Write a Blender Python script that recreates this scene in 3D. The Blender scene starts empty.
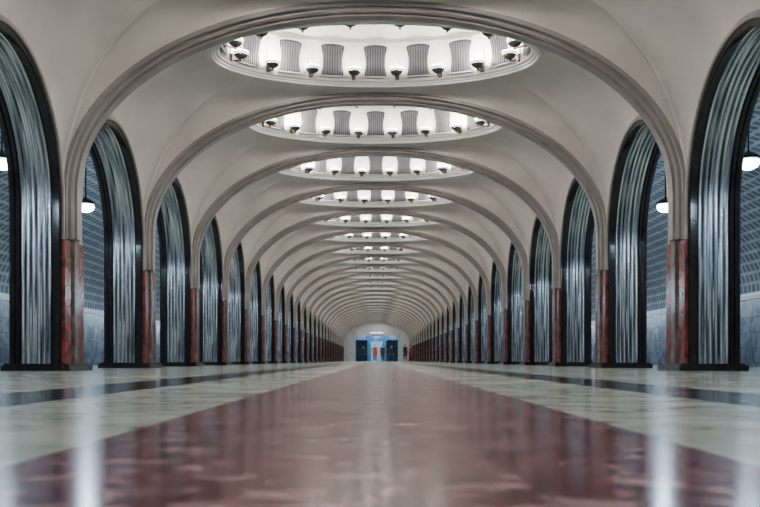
import bpy, bmesh, math, random
from mathutils import Vector, Matrix
random.seed(4)
PITCH=4.4; X0=4.36; CY0=13.1
KMIN,KMAX=-4,24
YB=CY0+KMIN*PITCH-0.4
YE=CY0+KMAX*PITCH+0.4
SPR=2.28; RAD=1.8; RSPR=2.5; RRISE=2.67; EXP=2.1; HB=1.94; RIMZ=5.22; RA=2.72; RB=1.6
scene=bpy.context.scene
coll=scene.collection

# ---------------- materials ----------------
def newmat(name):
    m=bpy.data.materials.new(name); m.use_nodes=True
    nt=m.node_tree; b=nt.nodes['Principled BSDF']
    return m,nt,b
def noise_mix(nt,c1,c2,scale=5,detail=6,lo=.35,hi=.65,mapping=None,dist=0.0):
    tc=nt.nodes.new('ShaderNodeTexCoord'); mp=nt.nodes.new('ShaderNodeMapping')
    if mapping: mp.inputs['Scale'].default_value=mapping
    nt.links.new(tc.outputs['Object'],mp.inputs['Vector'])
    n=nt.nodes.new('ShaderNodeTexNoise'); n.inputs['Scale'].default_value=scale; n.inputs['Detail'].default_value=detail
    n.inputs['Distortion'].default_value=dist
    nt.links.new(mp.outputs[0],n.inputs['Vector'])
    r=nt.nodes.new('ShaderNodeValToRGB')
    r.color_ramp.elements[0].position=lo; r.color_ramp.elements[1].position=hi
    r.color_ramp.elements[0].color=(*c1,1); r.color_ramp.elements[1].color=(*c2,1)
    nt.links.new(n.outputs['Fac'],r.inputs['Fac'])
    return r,n,mp,tc
def simple(name,c1,c2=None,rough=.5,metal=0,scale=5,mapping=None,bump=0,lo=.35,hi=.65,dist=0):
    m,nt,b=newmat(name)
    b.inputs['Roughness'].default_value=rough; b.inputs['Metallic'].default_value=metal
    if c2 is None: c2=tuple(x*.85 for x in c1)
    r,n,mp,tc=noise_mix(nt,c1,c2,scale,mapping=mapping,lo=lo,hi=hi,dist=dist)
    nt.links.new(r.outputs[0],b.inputs['Base Color'])
    if bump:
        bp=nt.nodes.new('ShaderNodeBump'); bp.inputs['Strength'].default_value=bump
        nt.links.new(n.outputs['Fac'],bp.inputs['Height']); nt.links.new(bp.outputs[0],b.inputs['Normal'])
    return m
def emis(name,col,s,base=(.8,.8,.8)):
    m,nt,b=newmat(name)
    b.inputs['Base Color'].default_value=(*base,1)
    b.inputs['Emission Color'].default_value=(*col,1); b.inputs['Emission Strength'].default_value=s
    b.inputs['Roughness'].default_value=.3
    return m
M_plaster=simple('plaster_cream',(.76,.69,.64),(.63,.57,.53),.28,scale=1.2)
M_rib=simple('plaster_rib',(.34,.31,.29),(.25,.225,.21),.34,scale=2)
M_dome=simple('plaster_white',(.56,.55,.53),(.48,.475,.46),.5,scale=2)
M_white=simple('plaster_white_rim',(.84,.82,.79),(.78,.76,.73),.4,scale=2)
M_black=simple('black_polished_stone',(.007,.006,.007),(.018,.013,.013),.12,scale=8)
M_red=simple('red_rhodonite',(.22,.042,.036),(.085,.02,.018),.2,scale=7,lo=.4,hi=.62)
M_mid=simple('grey_brown_marble',(.20,.18,.17),(.11,.095,.09),.2,scale=7)
def steelmat():
    m,nt,b=newmat('stainless_steel'); b.inputs['Metallic'].default_value=.97
    r,n,mp,tc=noise_mix(nt,(.95,.98,1.0),(.26,.30,.34),3,mapping=(11,.35,.35),lo=.40,hi=.60)
    nt.links.new(r.outputs[0],b.inputs['Base Color'])
    mr=nt.nodes.new('ShaderNodeMapRange'); mr.inputs['To Min'].default_value=.14; mr.inputs['To Max'].default_value=.26
    nt.links.new(n.outputs['Fac'],mr.inputs[0]); nt.links.new(mr.outputs[0],b.inputs['Roughness'])
    return m
M_steel=steelmat()
M_grille=simple('grille_grey',(.03,.028,.034),(.02,.02,.025),.6)
M_slat=simple('slat_grey',(.085,.08,.095),(.06,.058,.07),.5)
M_brass=simple('aged_brass',(.10,.085,.075),(.05,.045,.04),.4,.6)
M_bowl=emis('opal_glass',(1,.96,.90),1.6)
M_glow=emis('lamp_glow',(1,.94,.86),75)
M_pglow=emis('platform_lamp_glow',(.80,.92,1),22)
M_trackbed=simple('track_ballast',(.05,.05,.05),(.02,.02,.02),.9,scale=20,bump=.5)
M_rail=simple('rail_steel',(.25,.24,.23),(.15,.12,.1),.4,1.0)
M_platwall_side=simple('platform_granite',(.12,.12,.13),(.07,.07,.08),.5,scale=20)
M_darkmetal=simple('dark_metal',(.03,.03,.035),(.02,.02,.02),.4,.8)
M_blueglass=simple('blue_tinted_glass',(.012,.06,.13),(.008,.03,.07),.1,scale=2)
M_endwall=simple('end_wall_plaster',(.46,.47,.48),(.38,.39,.40),.5,scale=2)
M_frame=simple('portal_frame_marble',(.42,.50,.55),(.32,.38,.42),.3,scale=4)

def mosaic():
    m,nt,b=newmat('smalt_mosaic')
    tc=nt.nodes.new('ShaderNodeTexCoord')
    v=nt.nodes.new('ShaderNodeTexVoronoi'); v.inputs['Scale'].default_value=26
    n=nt.nodes.new('ShaderNodeTexNoise'); n.inputs['Scale'].default_value=2.2
    nt.links.new(tc.outputs['Object'],v.inputs['Vector']); nt.links.new(tc.outputs['Object'],n.inputs['Vector'])
    r=nt.nodes.new('ShaderNodeValToRGB'); cr=r.color_ramp
    cr.elements[0].position=.3; cr.elements[0].color=(.05,.16,.4,1)
    cr.elements[1].position=.7; cr.elements[1].color=(.75,.72,.6,1)
    e=cr.elements.new(.5); e.color=(.3,.5,.72,1); e=cr.elements.new(.62); e.color=(.65,.35,.08,1)
    nt.links.new(n.outputs['Fac'],r.inputs['Fac'])
    mx=nt.nodes.new('ShaderNodeMixRGB'); mx.blend_type='MULTIPLY'; mx.inputs['Fac'].default_value=.35
    nt.links.new(r.outputs[0],mx.inputs[1]); nt.links.new(v.outputs['Color'],mx.inputs[2])
    nt.links.new(mx.outputs[0],b.inputs['Base Color']); b.inputs['Roughness'].default_value=.25
    return m
M_mosaic=mosaic()

def brickmat(name,c1,c2,mortar,w,h,msize,rough,offset=.5,bump=.3,noise=0.0):
    m,nt,b=newmat(name)
    tc=nt.nodes.new('ShaderNodeTexCoord')
    br=nt.nodes.new('ShaderNodeTexBrick'); br.offset=offset
    br.inputs['Scale'].default_value=1; br.inputs['Brick Width'].default_value=w; br.inputs['Row Height'].default_value=h
    br.inputs['Mortar Size'].default_value=msize; br.inputs['Mortar Smooth'].default_value=.2
    br.inputs['Color1'].default_value=(*c1,1); br.inputs['Color2'].default_value=(*c2,1); br.inputs['Mortar'].default_value=(*mortar,1)
    nt.links.new(tc.outputs['UV'],br.inputs['Vector'])
    col=br.outputs['Color']
    if noise:
        n=nt.nodes.new('ShaderNodeTexNoise'); n.inputs['Scale'].default_value=1.6; n.inputs['Detail'].default_value=8; n.inputs['Distortion'].default_value=1.2
        nt.links.new(tc.outputs['UV'],n.inputs['Vector'])
        r=nt.nodes.new('ShaderNodeValToRGB'); r.color_ramp.elements[0].position=.35; r.color_ramp.elements[1].position=.65
        r.color_ramp.elements[0].color=(1-noise,1-noise,1-noise,1)
        nt.links.new(n.outputs['Fac'],r.inputs['Fac'])
        mx=nt.nodes.new('ShaderNodeMixRGB'); mx.blend_type='MULTIPLY'; mx.inputs['Fac'].default_value=1
        nt.links.new(col,mx.inputs[1]); nt.links.new(r.outputs[0],mx.inputs[2]); col=mx.outputs[0]
    nt.links.new(col,b.inputs['Base Color'])
    b.inputs['Roughness'].default_value=rough
    bp=nt.nodes.new('ShaderNodeBump'); bp.inputs['Strength'].default_value=bump; bp.inputs['Distance'].default_value=.04
    nt.links.new(br.outputs['Fac'],bp.inputs['Height']); nt.links.new(bp.outputs[0],b.inputs['Normal'])
    return m
M_wallmarble=brickmat('grey_blue_marble_slabs',(.17,.24,.32),(.12,.17,.24),(.05,.06,.07),.75,.45,.008,.25,noise=.6)
M_lattice=brickmat('coffered_lattice_vault',(.10,.125,.15),(.14,.17,.20),(.42,.46,.50),.30,.30,.05,.6,offset=.0,bump=.9,noise=.3)

def floormat():
    m,nt,b=newmat('polished_marble_floor')
    N=nt.nodes; L=nt.links
    tc=N.new('ShaderNodeTexCoord'); sp=N.new('ShaderNodeSeparateXYZ'); L.new(tc.outputs['Object'],sp.inputs[0])
    of=N.new('ShaderNodeMath'); of.operation='SUBTRACT'; L.new(sp.outputs['X'],of.inputs[0]); of.inputs[1].default_value=.04
    ab=N.new('ShaderNodeMath'); ab.operation='ABSOLUTE'; L.new(of.outputs[0],ab.inputs[0])
    def lt(v):
        n=N.new('ShaderNodeMath'); n.operation='LESS_THAN'; L.new(ab.outputs[0],n.inputs[0]); n.inputs[1].default_value=v; return n
    def noise(scale,det,dist,mp=(1,1,1)):
        q=N.new('ShaderNodeMapping'); q.inputs['Scale'].default_value=mp; L.new(tc.outputs['Object'],q.inputs[0])
        n=N.new('ShaderNodeTexNoise'); n.inputs['Scale'].default_value=scale; n.inputs['Detail'].default_value=det; n.inputs['Distortion'].default_value=dist
        L.new(q.outputs[0],n.inputs['Vector']); return n
    def ramp(n,cols):
        r=N.new('ShaderNodeValToRGB'); cr=r.color_ramp
        cr.elements[0].position=cols[0][0]; cr.elements[0].color=(*cols[0][1],1)
        cr.elements[1].position=cols[-1][0]; cr.elements[1].color=(*cols[-1][1],1)
        for p,c in cols[1:-1]:
            e=cr.elements.new(p); e.color=(*c,1)
        L.new(n.outputs['Fac'],r.inputs['Fac']); return r
    burg=ramp(noise(13,8,.8),[(.36,(.045,.009,.014)),(.5,(.10,.024,.032)),(.58,(.20,.10,.105)),(.72,(.36,.26,.26))])
    beige=ramp(noise(3.5,8,1.2),[(.3,(.22,.245,.205)),(.5,(.35,.38,.325)),(.7,(.46,.485,.43))])
    dark=ramp(noise(6,6,.5),[(.3,(.003,.005,.007)),(.7,(.010,.013,.017))])
    def mix(f,a,c):
        x=N.new('ShaderNodeMixRGB'); L.new(f.outputs[0],x.inputs[0]); L.new(a.outputs[0],x.inputs[1]); L.new(c.outputs[0],x.inputs[2]); return x
    a=mix(lt(1.66),beige,dark); a=mix(lt(1.20),a,beige); a=mix(lt(.53),a,burg)
    br=N.new('ShaderNodeTexBrick'); br.offset=0; br.inputs['Scale'].default_value=1; br.inputs['Brick Width'].default_value=.71; br.inputs['Row Height'].default_value=.7
    br.inputs['Mortar Size'].default_value=.003; br.inputs['Mortar Smooth'].default_value=0
    br.inputs['Color1'].default_value=(1,1,1,1); br.inputs['Color2'].default_value=(.78,.78,.78,1); br.inputs['Mortar'].default_value=(.45,.45,.45,1)
    q=N.new('ShaderNodeMapping'); q.inputs['Location'].default_value=(.49,0,0); L.new(tc.outputs['Object'],q.inputs[0]); L.new(q.outputs[0],br.inputs['Vector'])
    mm=N.new('ShaderNodeMixRGB'); mm.blend_type='MULTIPLY'; mm.inputs[0].default_value=.9; L.new(a.outputs[0],mm.inputs[1]); L.new(br.outputs['Color'],mm.inputs[2])
    L.new(mm.outputs[0],b.inputs['Base Color'])
    rr=noise(2.2,5,.3); mr=N.new('ShaderNodeMapRange'); mr.inputs['To Min'].default_value=.10; mr.inputs['To Max'].default_value=.23
    L.new(rr.outputs['Fac'],mr.inputs[0]); L.new(mr.outputs[0],b.inputs['Roughness'])
    b.inputs['IOR'].default_value=1.125
    bn=noise(1.5,3,0); bp=N.new('ShaderNodeBump'); bp.inputs['Strength'].default_value=.06; bp.inputs['Distance'].default_value=.02
    L.new(bn.outputs['Fac'],bp.inputs['Height']); L.new(bp.outputs[0],b.inputs['Normal'])
    return m
M_floor=floormat()

# ---------------- mesh helpers ----------------
def mk(name,verts,faces,mats,fm=None,smooth=True,uvs=None):
    me=bpy.data.meshes.new(name); me.from_pydata([tuple(v) for v in verts],[],faces)
    for m in mats: me.materials.append(m)
    if fm: me.polygons.foreach_set('material_index',fm)
    me.polygons.foreach_set('use_smooth',[smooth]*len(me.polygons))
    if uvs:
        ul=me.uv_layers.new(name='UVMap')
        for l in me.loops: ul.data[l.index].uv=uvs[l.vertex_index]
    me.update(); return me
class Builder:
    def __init__(s): s.v=[];s.f=[];s.m=[];s.sm=[]
    def grid(s,rows,mi=0,closeu=False,closev=False,segm=None,smooth=True):
        o=len(s.v); nr=len(rows); nc=len(rows[0])
        for r in rows: s.v+= [tuple(p) for p in r]
        for i in range(nr if closeu else nr-1):
            for j in range(nc if closev else nc-1):
                a=o+i*nc+j; b=o+i*nc+(j+1)%nc; c=o+((i+1)%nr)*nc+(j+1)%nc; d=o+((i+1)%nr)*nc+j
                s.f.append((a,b,c,d)); s.m.append(segm[j] if segm else mi); s.sm.append(smooth)
    def box(s,x0,x1,y0,y1,z0,z1,mi=0,M=None):
        o=len(s.v); c=[(x0,y0,z0),(x1,y0,z0),(x1,y1,z0),(x0,y1,z0),(x0,y0,z1),(x1,y0,z1),(x1,y1,z1),(x0,y1,z1)]
        if M is not None: c=[tuple(M@Vector(p)) for p in c]
        s.v+=c
        for q in [(0,3,2,1),(4,5,6,7),(0,1,5,4),(1,2,6,5),(2,3,7,6),(3,0,4,7)]:
            s.f.append(tuple(o+i for i in q)); s.m.append(mi); s.sm.append(False)
    def lathe(s,prof,M,n=16,segm=None,mi=0):
        rows=[]
        for i in range(n):
            t=2*math.pi*i/n
            rows.append([M@Vector((r*math.cos(t),r*math.sin(t),z)) for r,z in prof])
        s.grid(rows,mi,closeu=True,segm=segm)
    def mesh(s,name,mats,auto=None):
        me=bpy.data.meshes.new(name); me.from_pydata(s.v,[],s.f)
        for m in mats: me.materials.append(m)
        me.polygons.foreach_set('material_index',s.m); me.polygons.foreach_set('use_smooth',s.sm)
        bm=bmesh.new(); bm.from_mesh(me); bmesh.ops.recalc_face_normals(bm,faces=bm.faces); bm.to_mesh(me); bm.free()
        if auto: 
            try: me.set_sharp_from_angle(angle=math.radians(auto))
            except Exception: pass
        me.update(); return me
def obj(name,me,loc=(0,0,0),rz=0,parent=None):
    o=bpy.data.objects.new(name,me); coll.objects.link(o); o.location=loc; o.rotation_euler=(0,0,rz)
    if parent: o.parent=parent
    return o
def empty(name,loc=(0,0,0),rz=0):
    return obj(name,None,loc,rz)

def ribpath(a,rise,z0,n=48):
    pts=[(a,z0),(a,(z0+RSPR)/2),(a,RSPR-.02)]
    for i in range(n+1):
        ph=math.pi*i/n; c=math.cos(ph); s_=math.sin(ph)
        pts.append((a*math.copysign(abs(c)**(2/EXP),c), RSPR+rise*max(s_,0)**(2/EXP)))
    pts+=[(-a,RSPR-.02),(-a,(z0+RSPR)/2),(-a,z0)]
    return pts
def normals(pts,center):
    ns=[]
    for i in range(len(pts)):
        a=Vector(pts[max(i-1,0)]); b=Vector(pts[min(i+1,len(pts)-1)])
        t=(b-a).normalized(); n=Vector((-t.y,t.x))
        if n.dot(Vector(center)-Vector(pts[i]))<0: n=-n
        ns.append(n)
    return ns

# transverse rib
path=ribpath(X0,RRISE,1.85,56); ns=normals(path,(0,1.9))
prof=[(-.26,-.03),(-.26,.06),(-.235,.07),(-.215,.06),(-.21,.035),(-.185,.035),(-.18,.10),(-.155,.125),(-.125,.125),(-.12,.085),(-.095,.085),(-.09,.155),(.09,.155),
      (.095,.085),(.12,.085),(.125,.125),(.155,.125),(.18,.10),(.185,.035),(.21,.035),(.215,.06),(.235,.07),(.26,.06),(.26,-.03)]
b=Builder()
b.grid([[(p[0]+n.x*o,s,p[1]+n.y*o) for s,o in prof] for p,n in zip(path,ns)])
ME_rib=b.mesh('rib_mesh',[M_rib],30)

# side arch (fluted)
ap=[(-RAD,.1),(-RAD,.8),(-RAD,1.5),(-RAD,SPR-.02)]
NA=40
for i in range(NA+1):
    t=math.pi-math.pi*i/NA; ap.append((RAD*math.cos(t),SPR+RAD*math.sin(t)))
ap+=[(RAD,SPR-.02),(RAD,1.5),(RAD,.8),(RAD,.1)]
an=normals(ap,(0,1.9))
pr=[(4.38,-.10),(4.32,-.095),(4.29,-.06),(4.29,-.01),(4.315,-.005),(4.315,.06),(4.33,.075),(4.385,.075),(4.39,.04),(4.435,.04),(4.44,.0)]
sm=[0,0,0,0,1,1,1,1,1,1]
NF=6; x=4.44; w=(4.88-4.44)/NF
for k in range(NF):
    for j in range(1,9):
        a=math.pi*j/8
        pr.append((x+w*(k+.5)-w*.5*math.cos(a), .002+.042*math.sin(a))); sm.append(2)
pr+=[(4.885,.04),(4.94,.04),(4.945,.07),(4.99,.07),(5.03,.03),(5.04,-.06),(5.0,-.08)]; sm+=[1]*7
b=Builder()
b.grid([[(s,p[0]+n.x*o,p[1]+n.y*o) for s,o in pr] for p,n in zip(ap,an)],segm=sm)
ME_arch=b.mesh('arch_mesh',[M_rib,M_black,M_steel],35)

# column body
b=Builder()
b.box(X0,5.0,-.4,.4,0,SPR,0)
b.box(4.27,X0,-.4,-.15,.1,1.82,1); b.box(4.27,X0,.15,.4,.1,1.82,1)
b.box(4.30,X0,-.15,.15,.1,1.85,2)
b.box(4.24,X0,-.085,.085,.1,1.86,3)
ME_col=b.mesh('column_mesh',[M_plaster,M_red,M_black,M_mid])
b=Builder()
b.box(4.17,5.12,-.50,.50,0,.075,0); b.box(4.20,5.09,-.46,.46,.075,.10,0)
ME_plinth=b.mesh('plinth_mesh',[M_black])

# ceiling vault patch
n=26
quarter=[]
for i in range(n+1):
    ph=math.pi/2*(1-i/n)
    quarter.append((X0*math.cos(ph)**(2/EXP) if i else 0.0, HB, RSPR+RRISE*math.sin(ph)**(2/EXP)))
quarter.append((X0,HB,(RSPR+SPR)/2)); quarter.append((X0,HB,SPR))
AR=RAD+.06
for i in range(n+1):
    t=math.pi/2*i/n
    quarter.append((X0,AR*math.cos(t),SPR+AR*math.sin(t)))
loop=quarter[:]
loop+=[(x,-y,z) for x,y,z in reversed(quarter[:-1])]
loop+=[(-x,y,z) for x,y,z in reversed(loop[1:-1])]
b=Builder(); rows=[]
NR=18
for (x,y,z) in loop:
    th=math.atan2(y/HB,x/X0); rx,ry=RA*math.cos(th),RB*math.sin(th)
    row=[]
    for j in range(NR+1):
        s_=math.pi/2*j/NR; t=1-math.cos(s_); f=math.sin(s_)
        row.append((x+(rx-x)*t,y+(ry-y)*t,z+(RIMZ-z)*f))
    rows.append(row)
b.grid(rows,closeu=True)
ME_vault=b.mesh('vault_mesh',[M_plaster])

# dome
def ell(r,z,n=96):
    return [((RA+r)*math.cos(2*math.pi*i/n),(RB+r)*math.sin(2*math.pi*i/n),z) for i in range(n)]
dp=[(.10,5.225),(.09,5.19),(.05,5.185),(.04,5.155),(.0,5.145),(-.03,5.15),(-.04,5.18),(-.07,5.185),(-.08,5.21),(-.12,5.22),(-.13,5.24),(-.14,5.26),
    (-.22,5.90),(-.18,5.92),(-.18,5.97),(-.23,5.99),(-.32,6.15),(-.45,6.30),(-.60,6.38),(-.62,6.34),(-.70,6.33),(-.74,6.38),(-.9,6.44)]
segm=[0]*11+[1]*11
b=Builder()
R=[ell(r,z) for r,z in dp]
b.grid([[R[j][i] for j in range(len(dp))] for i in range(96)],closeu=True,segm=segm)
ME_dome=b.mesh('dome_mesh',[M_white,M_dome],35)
b=Builder(); o=ell(-.88,6.43); b.v=[(0,0,6.5)]+o; 
for i in range(96): b.f.append((0,1+i,1+(i+1)%96)); b.m.append(0); b.sm.append(True)
ME_mosaic=b.mesh('mosaic_mesh',[M_mosaic])
def arcpos(r,count,phase):
    N=2000; P=[Vector(((RA+r)*math.cos(2*math.pi*i/N-math.pi/2),(RB+r)*math.sin(2*math.pi*i/N-math.pi/2))) for i in range(N+1)]
    L=[0]
    for i in range(N): L.append(L[-1]+(P[i+1]-P[i]).length)
    T=L[-1]; out=[]
    for k in range(count):
        s_=((k+phase)%count)/count*T
        i=min(range(N),key=lambda q:abs(L[q]-s_))
        t=(P[(i+1)%N]-P[i-1 if i else N-1]).normalized(); nn=Vector((-t.y,t.x))
        out.append((P[i],nn))
    return out
b=Builder()
NL=16
def side(hw0,hw1,z0,z1,y,inset,sg,rev):
    r=range(6,-1,-1) if rev else range(7); pts=[]
    for k in r:
        u=k/6; z=z0+(z1-z0)*u; hw=hw0+(hw1-hw0)*u-.035*math.sin(math.pi*u)
        pts.append((sg*(hw-inset),y,z))
    return pts
def outline(hw0,hw1,z0,z1,y,inset=0):
    pts=side(hw0,hw1,z0,z1,y,inset,1,False)
    for q in range(1,6): pts.append(((hw1-inset)*math.cos(math.pi*q/6),y,z1+.05*math.sin(math.pi*q/6)))
    return pts+side(hw0,hw1,z0,z1,y,inset,-1,True)
for P,nn in arcpos(-.20,NL,0):
    ang=math.atan2(-nn.x,nn.y)
    M=Matrix.Translation((P.x,P.y,5.27))@Matrix.Rotation(ang,4,'Z')@Matrix.Rotation(math.radians(-6),4,'X')
    out=outline(.22,.23,0,.54,.0); inn=outline(.205,.215,.015,.525,.03); back=outline(.205,.215,.015,.525,.012); mid=outline(.22,.23,0,.54,.03)
    b.grid([[tuple(M@Vector(p)) for p in q] for q in (out,mid,inn,back)],0,closev=True,smooth=False)
    o_=len(b.v); b.v+=[tuple(M@Vector(p)) for p in back]; b.f.append(tuple(range(o_,o_+len(back)))); b.m.append(1); b.sm.append(False)
    for k in range(8):
        xx=-.16+.32*k/7
        b.box(xx-.011,xx+.011,.012,.026,.03,.53,2,M)
ME_grille=b.mesh('grille_mesh',[M_dome,M_grille,M_slat])
b=Builder(); lamp_xy=[]
for P,nn in arcpos(-.20,NL,.5):
    ang=math.atan2(-nn.x,nn.y)
    M=Matrix.Translation((P.x,P.y,5.33))@Matrix.Rotation(ang,4,'Z')
    C=M@Matrix.Translation((0,.17,0))
    lamp_xy.append((C@Vector((0,0,0))))
    b.lathe([(0.001,-.125),(.018,-.12),(.022,-.105),(.014,-.095),(.02,-.085),(.05,-.075),(.085,-.055),(.108,-.03),(.118,-.012)],C,16,mi=2)
    b.lathe([(.118,-.012),(.128,.01),(.142,.03)],C,18,mi=0)
    b.lathe([(.142,.03),(.130,.042),(.08,.055),(.001,.06)],C,18,mi=1)
    for k in range(6):
        a0=math.pi*k/6
        b.box(-.012,.012,.0+.03*k,.04+.03*k,-.085-.025*math.sin(a0),-.065-.025*math.sin(a0),2,M)
    b.box(-.035,.035,-.03,.01,-.10,.03,2,M)
    b.box(-.035,.035,-.06,-.0,.03,.49,3,M)
    b.box(-.05,.05,-.06,.015,.45,.51,3,M)
ME_lamps=b.mesh('lamps_mesh',[M_bowl,M_glow,M_brass,M_dome],40)

# platform lamp
b=Builder(); I=Matrix.Identity(4)
b.lathe([(.001,-.11),(.08,-.10),(.15,-.06),(.18,0),(.17,.05)],I,20,mi=0)
b.lathe([(.17,.05),(.20,.06),(.19,.10),(.10,.16),(.03,.19),(.015,.22),(.015,1.62)],I,20,mi=1)
b.lathe([(.015,1.50),(.07,1.55),(.09,1.63)],I,16,mi=1)
ME_plamp=b.mesh('platform_lamp_mesh',[M_pglow,M_darkmetal],40)

# ---------------- lights ----------------
LD={}
def ptlight(name,loc,e,col,rad,parent):
    l=LD.get(name)
    if not l:
        l=bpy.data.lights.new(name,'POINT'); l.energy=e; l.color=col; l.shadow_soft_size=rad; LD[name]=l
    o=bpy.data.objects.new(name,l); coll.objects.link(o); o.location=loc; o.parent=parent; return o

# ---------------- assemble hall ----------------
cl=empty('ceiling')
wa={0:empty('wall_arcade_right'),math.pi:empty('wall_arcade_left')}
for k in range(KMIN,KMAX+1):
    yc=CY0+k*PITCH
    for rz in (0,math.pi):
        c=empty('marble_clad_column',(0,yc,0),rz)
        obj('shaft',ME_col,parent=c); obj('plinth',ME_plinth,parent=c)
    obj('transverse_rib',ME_rib,(0,yc,0),parent=cl)
vs=[];fs=[]
seg=[(-PITCH/2,SPR)]+[((RAD+.04)*math.cos(math.pi-math.pi*i/32),SPR+(RAD+.04)*math.sin(math.pi-math.pi*i/32)) for i in range(33)]+[(PITCH/2,SPR)]
for y,z in seg: vs+= [(5.03,y,z),(5.03,y,5.3)]
for i in range(len(seg)-1): fs.append((2*i,2*i+1,2*i+3,2*i+2))
ME_sp=mk('spandrel',vs,fs,[M_plaster],smooth=False)
for k in range(KMIN,KMAX):
    yb=CY0+PITCH/2+k*PITCH
    obj('vault_bay',ME_vault,(0,yb,0),parent=cl)
    for rz in (0,math.pi):
        obj('fluted_steel_arch',ME_arch,(0,yb,0),rz,parent=wa[rz])
        obj('spandrel',ME_sp,(0,yb,0),rz,parent=wa[rz])
    d=empty('oval_ceiling_dome',(0,yb,0))
    obj('dome_shell',ME_dome,parent=d); obj('ceiling_mosaic',ME_mosaic,parent=d)
    obj('grille_panels',ME_grille,parent=d); obj('bowl_lamps',ME_lamps,parent=d)
    for q in (2,5,10,13):
        L=lamp_xy[q]; ptlight('dome_lamp_light',(L.x*.93,L.y*.93,5.46),64,(1,.92,.82),.07,d)
    for sx in (-1,1):
        pl=obj('platform_pendant_lamp',ME_plamp,(sx*6.2,yb,3.42))
        ptlight('platform_light',(0,0,-.22),130,(.58,.79,1),.15,pl)

# ---------------- floor etc ----------------
b=Builder()
b.box(-8.3,8.3,YB-.3,YE+8,-.25,0)
obj('floor',b.mesh('floor',[M_floor]))
for sx,nm in ((-1,'left'),(1,'right')):
    b=Builder(); b.box(min(sx*8.3,sx*10.98),max(sx*8.3,sx*10.98),YB,YE,-1.5,-1.2)
    b.box(min(sx*8.25,sx*8.3),max(sx*8.25,sx*8.3),YB,YE,-1.2,-.25,1)
    for rx in (9.0,10.5):
        b.box(sx*rx-.035,sx*rx+.035,YB,YE,-1.2,-1.06,2)
    obj('track_bed',b.mesh('track_bed',[M_trackbed,M_platwall_side,M_rail]))
    e=empty('wall_'+nm)
    def strip(pts,mat,name):
        vs=[];uv=[];fs=[];d=0
        ys=[YB-.2,YE+.2]
        for i,p in enumerate(pts):
            if i: d+=(Vector(p)-Vector(pts[i-1])).length
            for y in ys: vs.append((sx*p[0],y,p[1])); uv.append((y,d))
        for i in range(len(pts)-1): fs.append((2*i,2*i+1,2*i+3,2*i+2))
        obj(name,mk(name,vs,fs,[mat],uvs=uv),parent=e)
    strip([(11.0,-1.3),(11.0,2.0)],M_wallmarble,'marble_dado')
    bb=Builder(); bb.box(min(sx*10.9,sx*11.05),max(sx*10.9,sx*11.05),YB,YE,2.0,2.1); bb.box(min(sx*10.94,sx*11.05),max(sx*10.94,sx*11.05),YB,YE,1.93,2.0)
    obj('ledge',bb.mesh('ledge',[M_white]),parent=e)
    arc=[(5.02+6.0*math.cos(math.pi/2*i/24),2.1+3.1*math.sin(math.pi/2*i/24)) for i in range(25)]
    strip(arc,M_lattice,'lattice_vault')
b=Builder()
b.box(-5.1,5.1,YB,YE,6.65,6.75); obj('roof_slab',b.mesh('roof_slab',[M_plaster]),parent=cl)
b=Builder(); b.box(-11.2,11.2,YB-.3,YB,-1.5,6.8); obj('wall_back',b.mesh('wall_back',[M_plaster]))
b=Builder()
PW=2.75; PH=3.25
b.box(-11.2,-PW,YE,YE+.4,-1.5,6.8); b.box(PW,11.2,YE,YE+.4,-1.5,6.8); b.box(-PW,PW,YE,YE+.4,PH,6.8)
b.box(-PW-.25,-PW,YE-.06,YE,0,PH+.25,1); b.box(PW,PW+.25,YE-.06,YE,0,PH+.25,1); b.box(-PW,PW,YE-.06,YE,PH,PH+.25,1)
obj('wall_front',b.mesh('wall_front',[M_endwall,M_frame]))
M_lob=simple('lobby_marble',(.07,.20,.33),(.03,.10,.19),.3,scale=3)
b=Builder()
y0=YE+.4;y1=YE+7.5
b.box(-4.2,-4.0,y0,y1,0,4,0); b.box(4.0,4.2,y0,y1,0,4,0); b.box(-4.2,4.2,y0,y1,3.9,4.0,1); b.box(-4.2,4.2,y1,y1+.2,0,4,0)
b.box(-.8,.8,y1-.12,y1,0,2.7,1)
obj('wall_lobby',b.mesh('wall_lobby',[M_lob,M_frame]))
for i,xx in enumerate((-2.0,2.0)):
    b=Builder(); w=.70; yy=y0+1.2
    b.box(xx-w,xx+w,yy,yy+.03,.05,2.6,0)
    b.box(xx-w-.06,xx-w,yy-.04,yy+.07,0,2.75,1); b.box(xx+w,xx+w+.06,yy-.04,yy+.07,0,2.75,1)
    b.box(xx-w,xx+w,yy-.04,yy+.07,2.6,2.75,1); b.box(xx-.03,xx+.03,yy-.03,yy+.06,0,2.6,1); b.box(xx-w,xx+w,yy-.03,yy+.06,1.9,1.96,1)
    b.box(xx-w,xx+w,yy-.03,yy+.06,0,.2,1)
    obj('door_%d'%(i+1),b.mesh('door',[M_blueglass,M_darkmetal]))
b=Builder(); b.lathe([(.001,-.1),(.2,-.06),(.28,.0),(.28,.04),(.001,.06)],I,20); ml_=b.mesh('lobby_fill_mesh',[M_pglow])
for i,(lx,ly) in enumerate(((-2.2,y0+3.0),(2.2,y0+3.0),(0,y0+4.5))):
    l=obj('added_lobby_fill',ml_,(lx,ly,3.84)); ptlight('lobby_fill_light',(0,0,-.25),230,(.5,.8,1),.2,l)  # made-up glowing discs with point lights, added to brighten the lobby in blue
b=Builder(); b.box(-.9,.9,-.05,.05,0,.32,0); b.box(-.84,.84,-.055,.055,.05,.27,1); b.box(-.6,-.58,-.01,.01,.32,1.15,2); b.box(.58,.6,-.01,.01,.32,1.15,2)
obj('hanging_direction_sign',b.mesh('sign',[M_darkmetal,emis('sign_face',(.5,.7,1),1.5),M_darkmetal]),(0,YE-.75,3.5))

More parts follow.
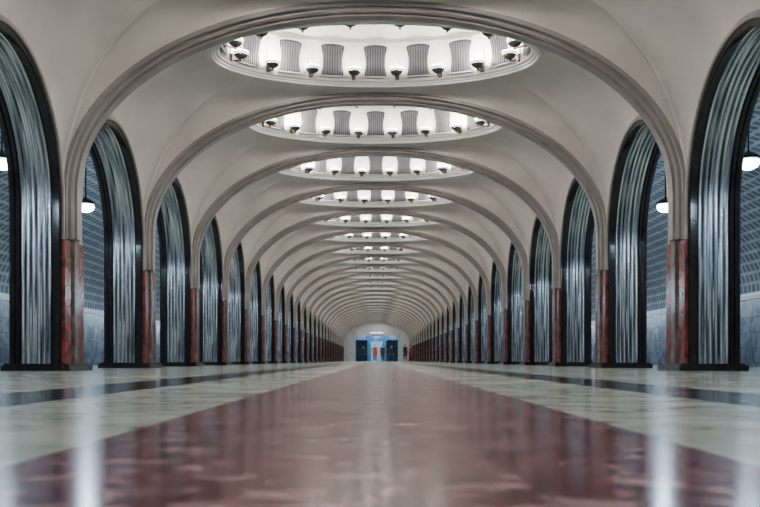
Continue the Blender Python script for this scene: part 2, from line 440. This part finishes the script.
# ---------------- people ----------------
M_skin=simple('skin',(.55,.34,.26),(.5,.3,.22),.5)
M_hair=simple('hair',(.04,.025,.018),(.02,.015,.01),.6)
M_shoe=simple('shoe_leather',(.015,.012,.012),(.02,.02,.02),.4)
def skin_mesh(name,verts,edges,rad,root=0,sub=1):
    me=bpy.data.meshes.new(name); me.from_pydata(verts,edges,[]); o=bpy.data.objects.new(name,me); coll.objects.link(o)
    md=o.modifiers.new('s','SKIN'); md.use_smooth_shade=True
    sv=me.skin_vertices[0].data
    for i,r in enumerate(rad): sv[i].radius=(r if isinstance(r,tuple) else (r,r)); sv[i].use_root=(i==root)
    s=o.modifiers.new('u','SUBSURF'); s.levels=sub; s.render_levels=sub
    bpy.context.view_layer.update()
    dg=bpy.context.evaluated_depsgraph_get(); em=bpy.data.meshes.new_from_object(o.evaluated_get(dg))
    bpy.data.objects.remove(o); return em
def person(loc,rz,coatcol,legcol,h=1.72,stride=.18,longcoat=True):
    e=empty('standing_person',loc,rz); s=h/1.72
    mc=simple('coat',coatcol,tuple(c*.8 for c in coatcol),.8,scale=12,bump=.2); ml=simple('trousers',legcol,tuple(c*.7 for c in legcol),.8)
    V=[(0,0,.93),(0,0,1.08),(0,-.01,1.25),(0,0,1.40),(0,.0,1.47),(0,-.01,1.55),
       (.17,0,1.41),(.22,.02,1.15),(.23,-.06,.93),(.225,-.10,.86),
       (-.17,0,1.41),(-.22,-.02,1.15),(-.23,-.02,.92),(-.225,-.04,.85),
       (.095,0,.88),(.10,-stride*.5,.50),(.10,-stride*.6,.10),(.11,-stride*.6-.16,.045),
       (-.095,0,.88),(-.10,stride*.25,.50),(-.10,stride*.9,.11),(-.11,stride*.9-.14,.045)]
    E=[(0,1),(1,2),(2,3),(3,4),(4,5),(3,6),(6,7),(7,8),(8,9),(3,10),(10,11),(11,12),(12,13),(0,14),(14,15),(15,16),(16,17),(0,18),(18,19),(19,20),(20,21)]
    R=[(.165,.12),(.145,.11),(.165,.12),(.15,.10),.06,.055,.068,.052,.04,.03,.068,.052,.04,.03,.10,.068,.045,.04,.10,.068,.045,.04]
    me=skin_mesh('body',[Vector(v)*s for v in V],E,[tuple(q*s for q in r) if isinstance(r,tuple) else r*s for r in R],0,2)
    for m in (mc,ml,M_shoe,M_skin): me.materials.append(m)
    for p in me.polygons:
        z=p.center.z/s
        p.material_index=3 if (z>1.475 or (abs(p.center.x)>.17*s and z<.875)) else (0 if z>.80 else (1 if z>.11 else 2)); p.use_smooth=True
    obj('body',me,parent=e)
    if longcoat:
        b=Builder(); rows=[]
        for z,rx,ry in ((1.10,.175,.135),(.95,.20,.16),(.75,.215,.185),(.56,.235,.215),(.56,.215,.195)):
            rows.append([(rx*s*math.cos(2*math.pi*i/24)*(1+.03*math.sin(5*i)),ry*s*math.sin(2*math.pi*i/24),z*s) for i in range(24)])
        b.grid(rows,closev=True); obj('coat_skirt',b.mesh('coat_skirt',[mc]),parent=e)
    b=Builder(); rows=[]; 
    for i in range(1,16):
        th=math.pi*i/16; row=[]
        for j in range(24):
            ph=2*math.pi*j/24
            x_=math.sin(th)*math.cos(ph); y_=math.sin(th)*math.sin(ph); z_=math.cos(th)
            wx=.076*(1-.22*max(0,-z_)); fy=.095*(1-.12*max(0,-z_))
            Y=y_*fy
            if y_<-.75 and abs(x_)<.16: 
                if -.32<z_<.05: Y-=.022*(1-abs(z_+.15)/.2 if abs(z_+.15)<.2 else 0)
            if y_<-.6 and .05<z_<.2 and .2<abs(x_)<.5: Y+=.010
            row.append((x_*wx*s,(Y-.015)*s,(1.635+z_*.118)*s))
        rows.append(row)
    b.grid(rows,0,closev=True)
    for sgn in (-1,1):
        b.lathe([(.001,-.008),(.012,-.006),(.014,0),(.001,.008)],Matrix.Translation((sgn*.077*s,-.005*s,1.63*s))@Matrix.Scale(2.0,4,(0,0,1))@Matrix.Rotation(math.pi/2,4,'Y'),8,mi=0)
        b.lathe([(.001,-.009),(.007,-.006),(.009,0),(.007,.006),(.001,.009)],Matrix.Translation((sgn*.028*s,-.094*s,1.645*s)),8,mi=2)
    b.box(-.022*s,.022*s,-.105*s,-.09*s,1.568*s,1.576*s,3)
    rows=[]
    for i in range(0,11):
        th=math.pi*(.02+.60*i/10); row=[]
        for j in range(24):
            ph=2*math.pi*j/24; cut=1 if math.sin(ph)>-.35 else .62
            t=th*cut
            row.append((math.sin(t)*math.cos(ph)*.084*s,(math.sin(t)*math.sin(ph)*.104-.012)*s,(1.64+math.cos(t)*.125)*s))
        rows.append(row)
    b.grid(rows,1,closev=True)
    obj('head',b.mesh('head',[M_skin,M_hair,M_shoe,simple('lips',(.4,.12,.1))]),parent=e)
    for sgn,(hx,hy,hz) in ((1,(.225,-.10,.86)),(-1,(-.225,-.04,.85))):
        HV=[(0,0,0),(0,-.005,-.05),(0,-.008,-.085)];HE=[(0,1),(1,2)];HR=[(.02,.028),(.018,.036),(.014,.036)]
        for q,(oy,ln) in enumerate(((-.030,.072),(-.010,.082),(.010,.076),(.029,.060))):
            i0=len(HV); HV+=[(0,oy,-.095),(-sgn*.006,oy*1.1,-.095-ln*.5),(-sgn*.022,oy*1.1,-.095-ln*.92)]
            HE+=[(2,i0),(i0,i0+1),(i0+1,i0+2)]; HR+=[.010,.0085,.007]
        i0=len(HV); HV+=[(-sgn*.01,-.04,-.045),(-sgn*.018,-.058,-.075),(-sgn*.022,-.062,-.10)]; HE+=[(1,i0),(i0,i0+1),(i0+1,i0+2)]; HR+=[.012,.010,.008]
        hm=skin_mesh('hand',[Vector(v)*s for v in HV],HE,[tuple(q*s for q in r) if isinstance(r,tuple) else r*s for r in HR],0,1)
        hm.materials.append(M_skin); obj('hand',hm,(hx*s,hy*s,(hz+.01)*s),parent=e)
person((-.18,92.0,0),0,(.60,.06,.04),(.02,.02,.03),1.68,.22)
person((.62,97.0,0),2.9,(.05,.03,.035),(.03,.03,.04),1.74,.15)
person((2.9,94.0,0),.6,(.05,.02,.025),(.02,.02,.03),1.75,.12)
person((3.5,95.2,0),-2.2,(.32,.03,.03),(.02,.02,.03),1.68,.12)
person((1.7,106.0,0),.3,(.02,.025,.04),(.02,.02,.03),1.78,.2,longcoat=False)
person((-1.5,104.0,0),3.0,(.02,.025,.04),(.02,.02,.03),1.76,.2,longcoat=False)

# ---------------- world & camera ----------------
w=bpy.data.worlds.new('World'); scene.world=w; w.use_nodes=True
w.node_tree.nodes['Background'].inputs[0].default_value=(.5,.6,.75,1); w.node_tree.nodes['Background'].inputs[1].default_value=.02
cd=bpy.data.cameras.new('Camera'); cam=bpy.data.objects.new('Camera',cd); coll.objects.link(cam)
cam.location=(.03,0,.15); cam.rotation_euler=(math.pi/2,0,0)
cd.sensor_width=36; cd.lens=921/760*36; cd.shift_y=106.5/760; cd.shift_x=3/760
cd.clip_start=.02; cd.clip_end=300
cd.dof.use_dof=True; cd.dof.focus_distance=18; cd.dof.aperture_fstop=5.6
scene.camera=cam
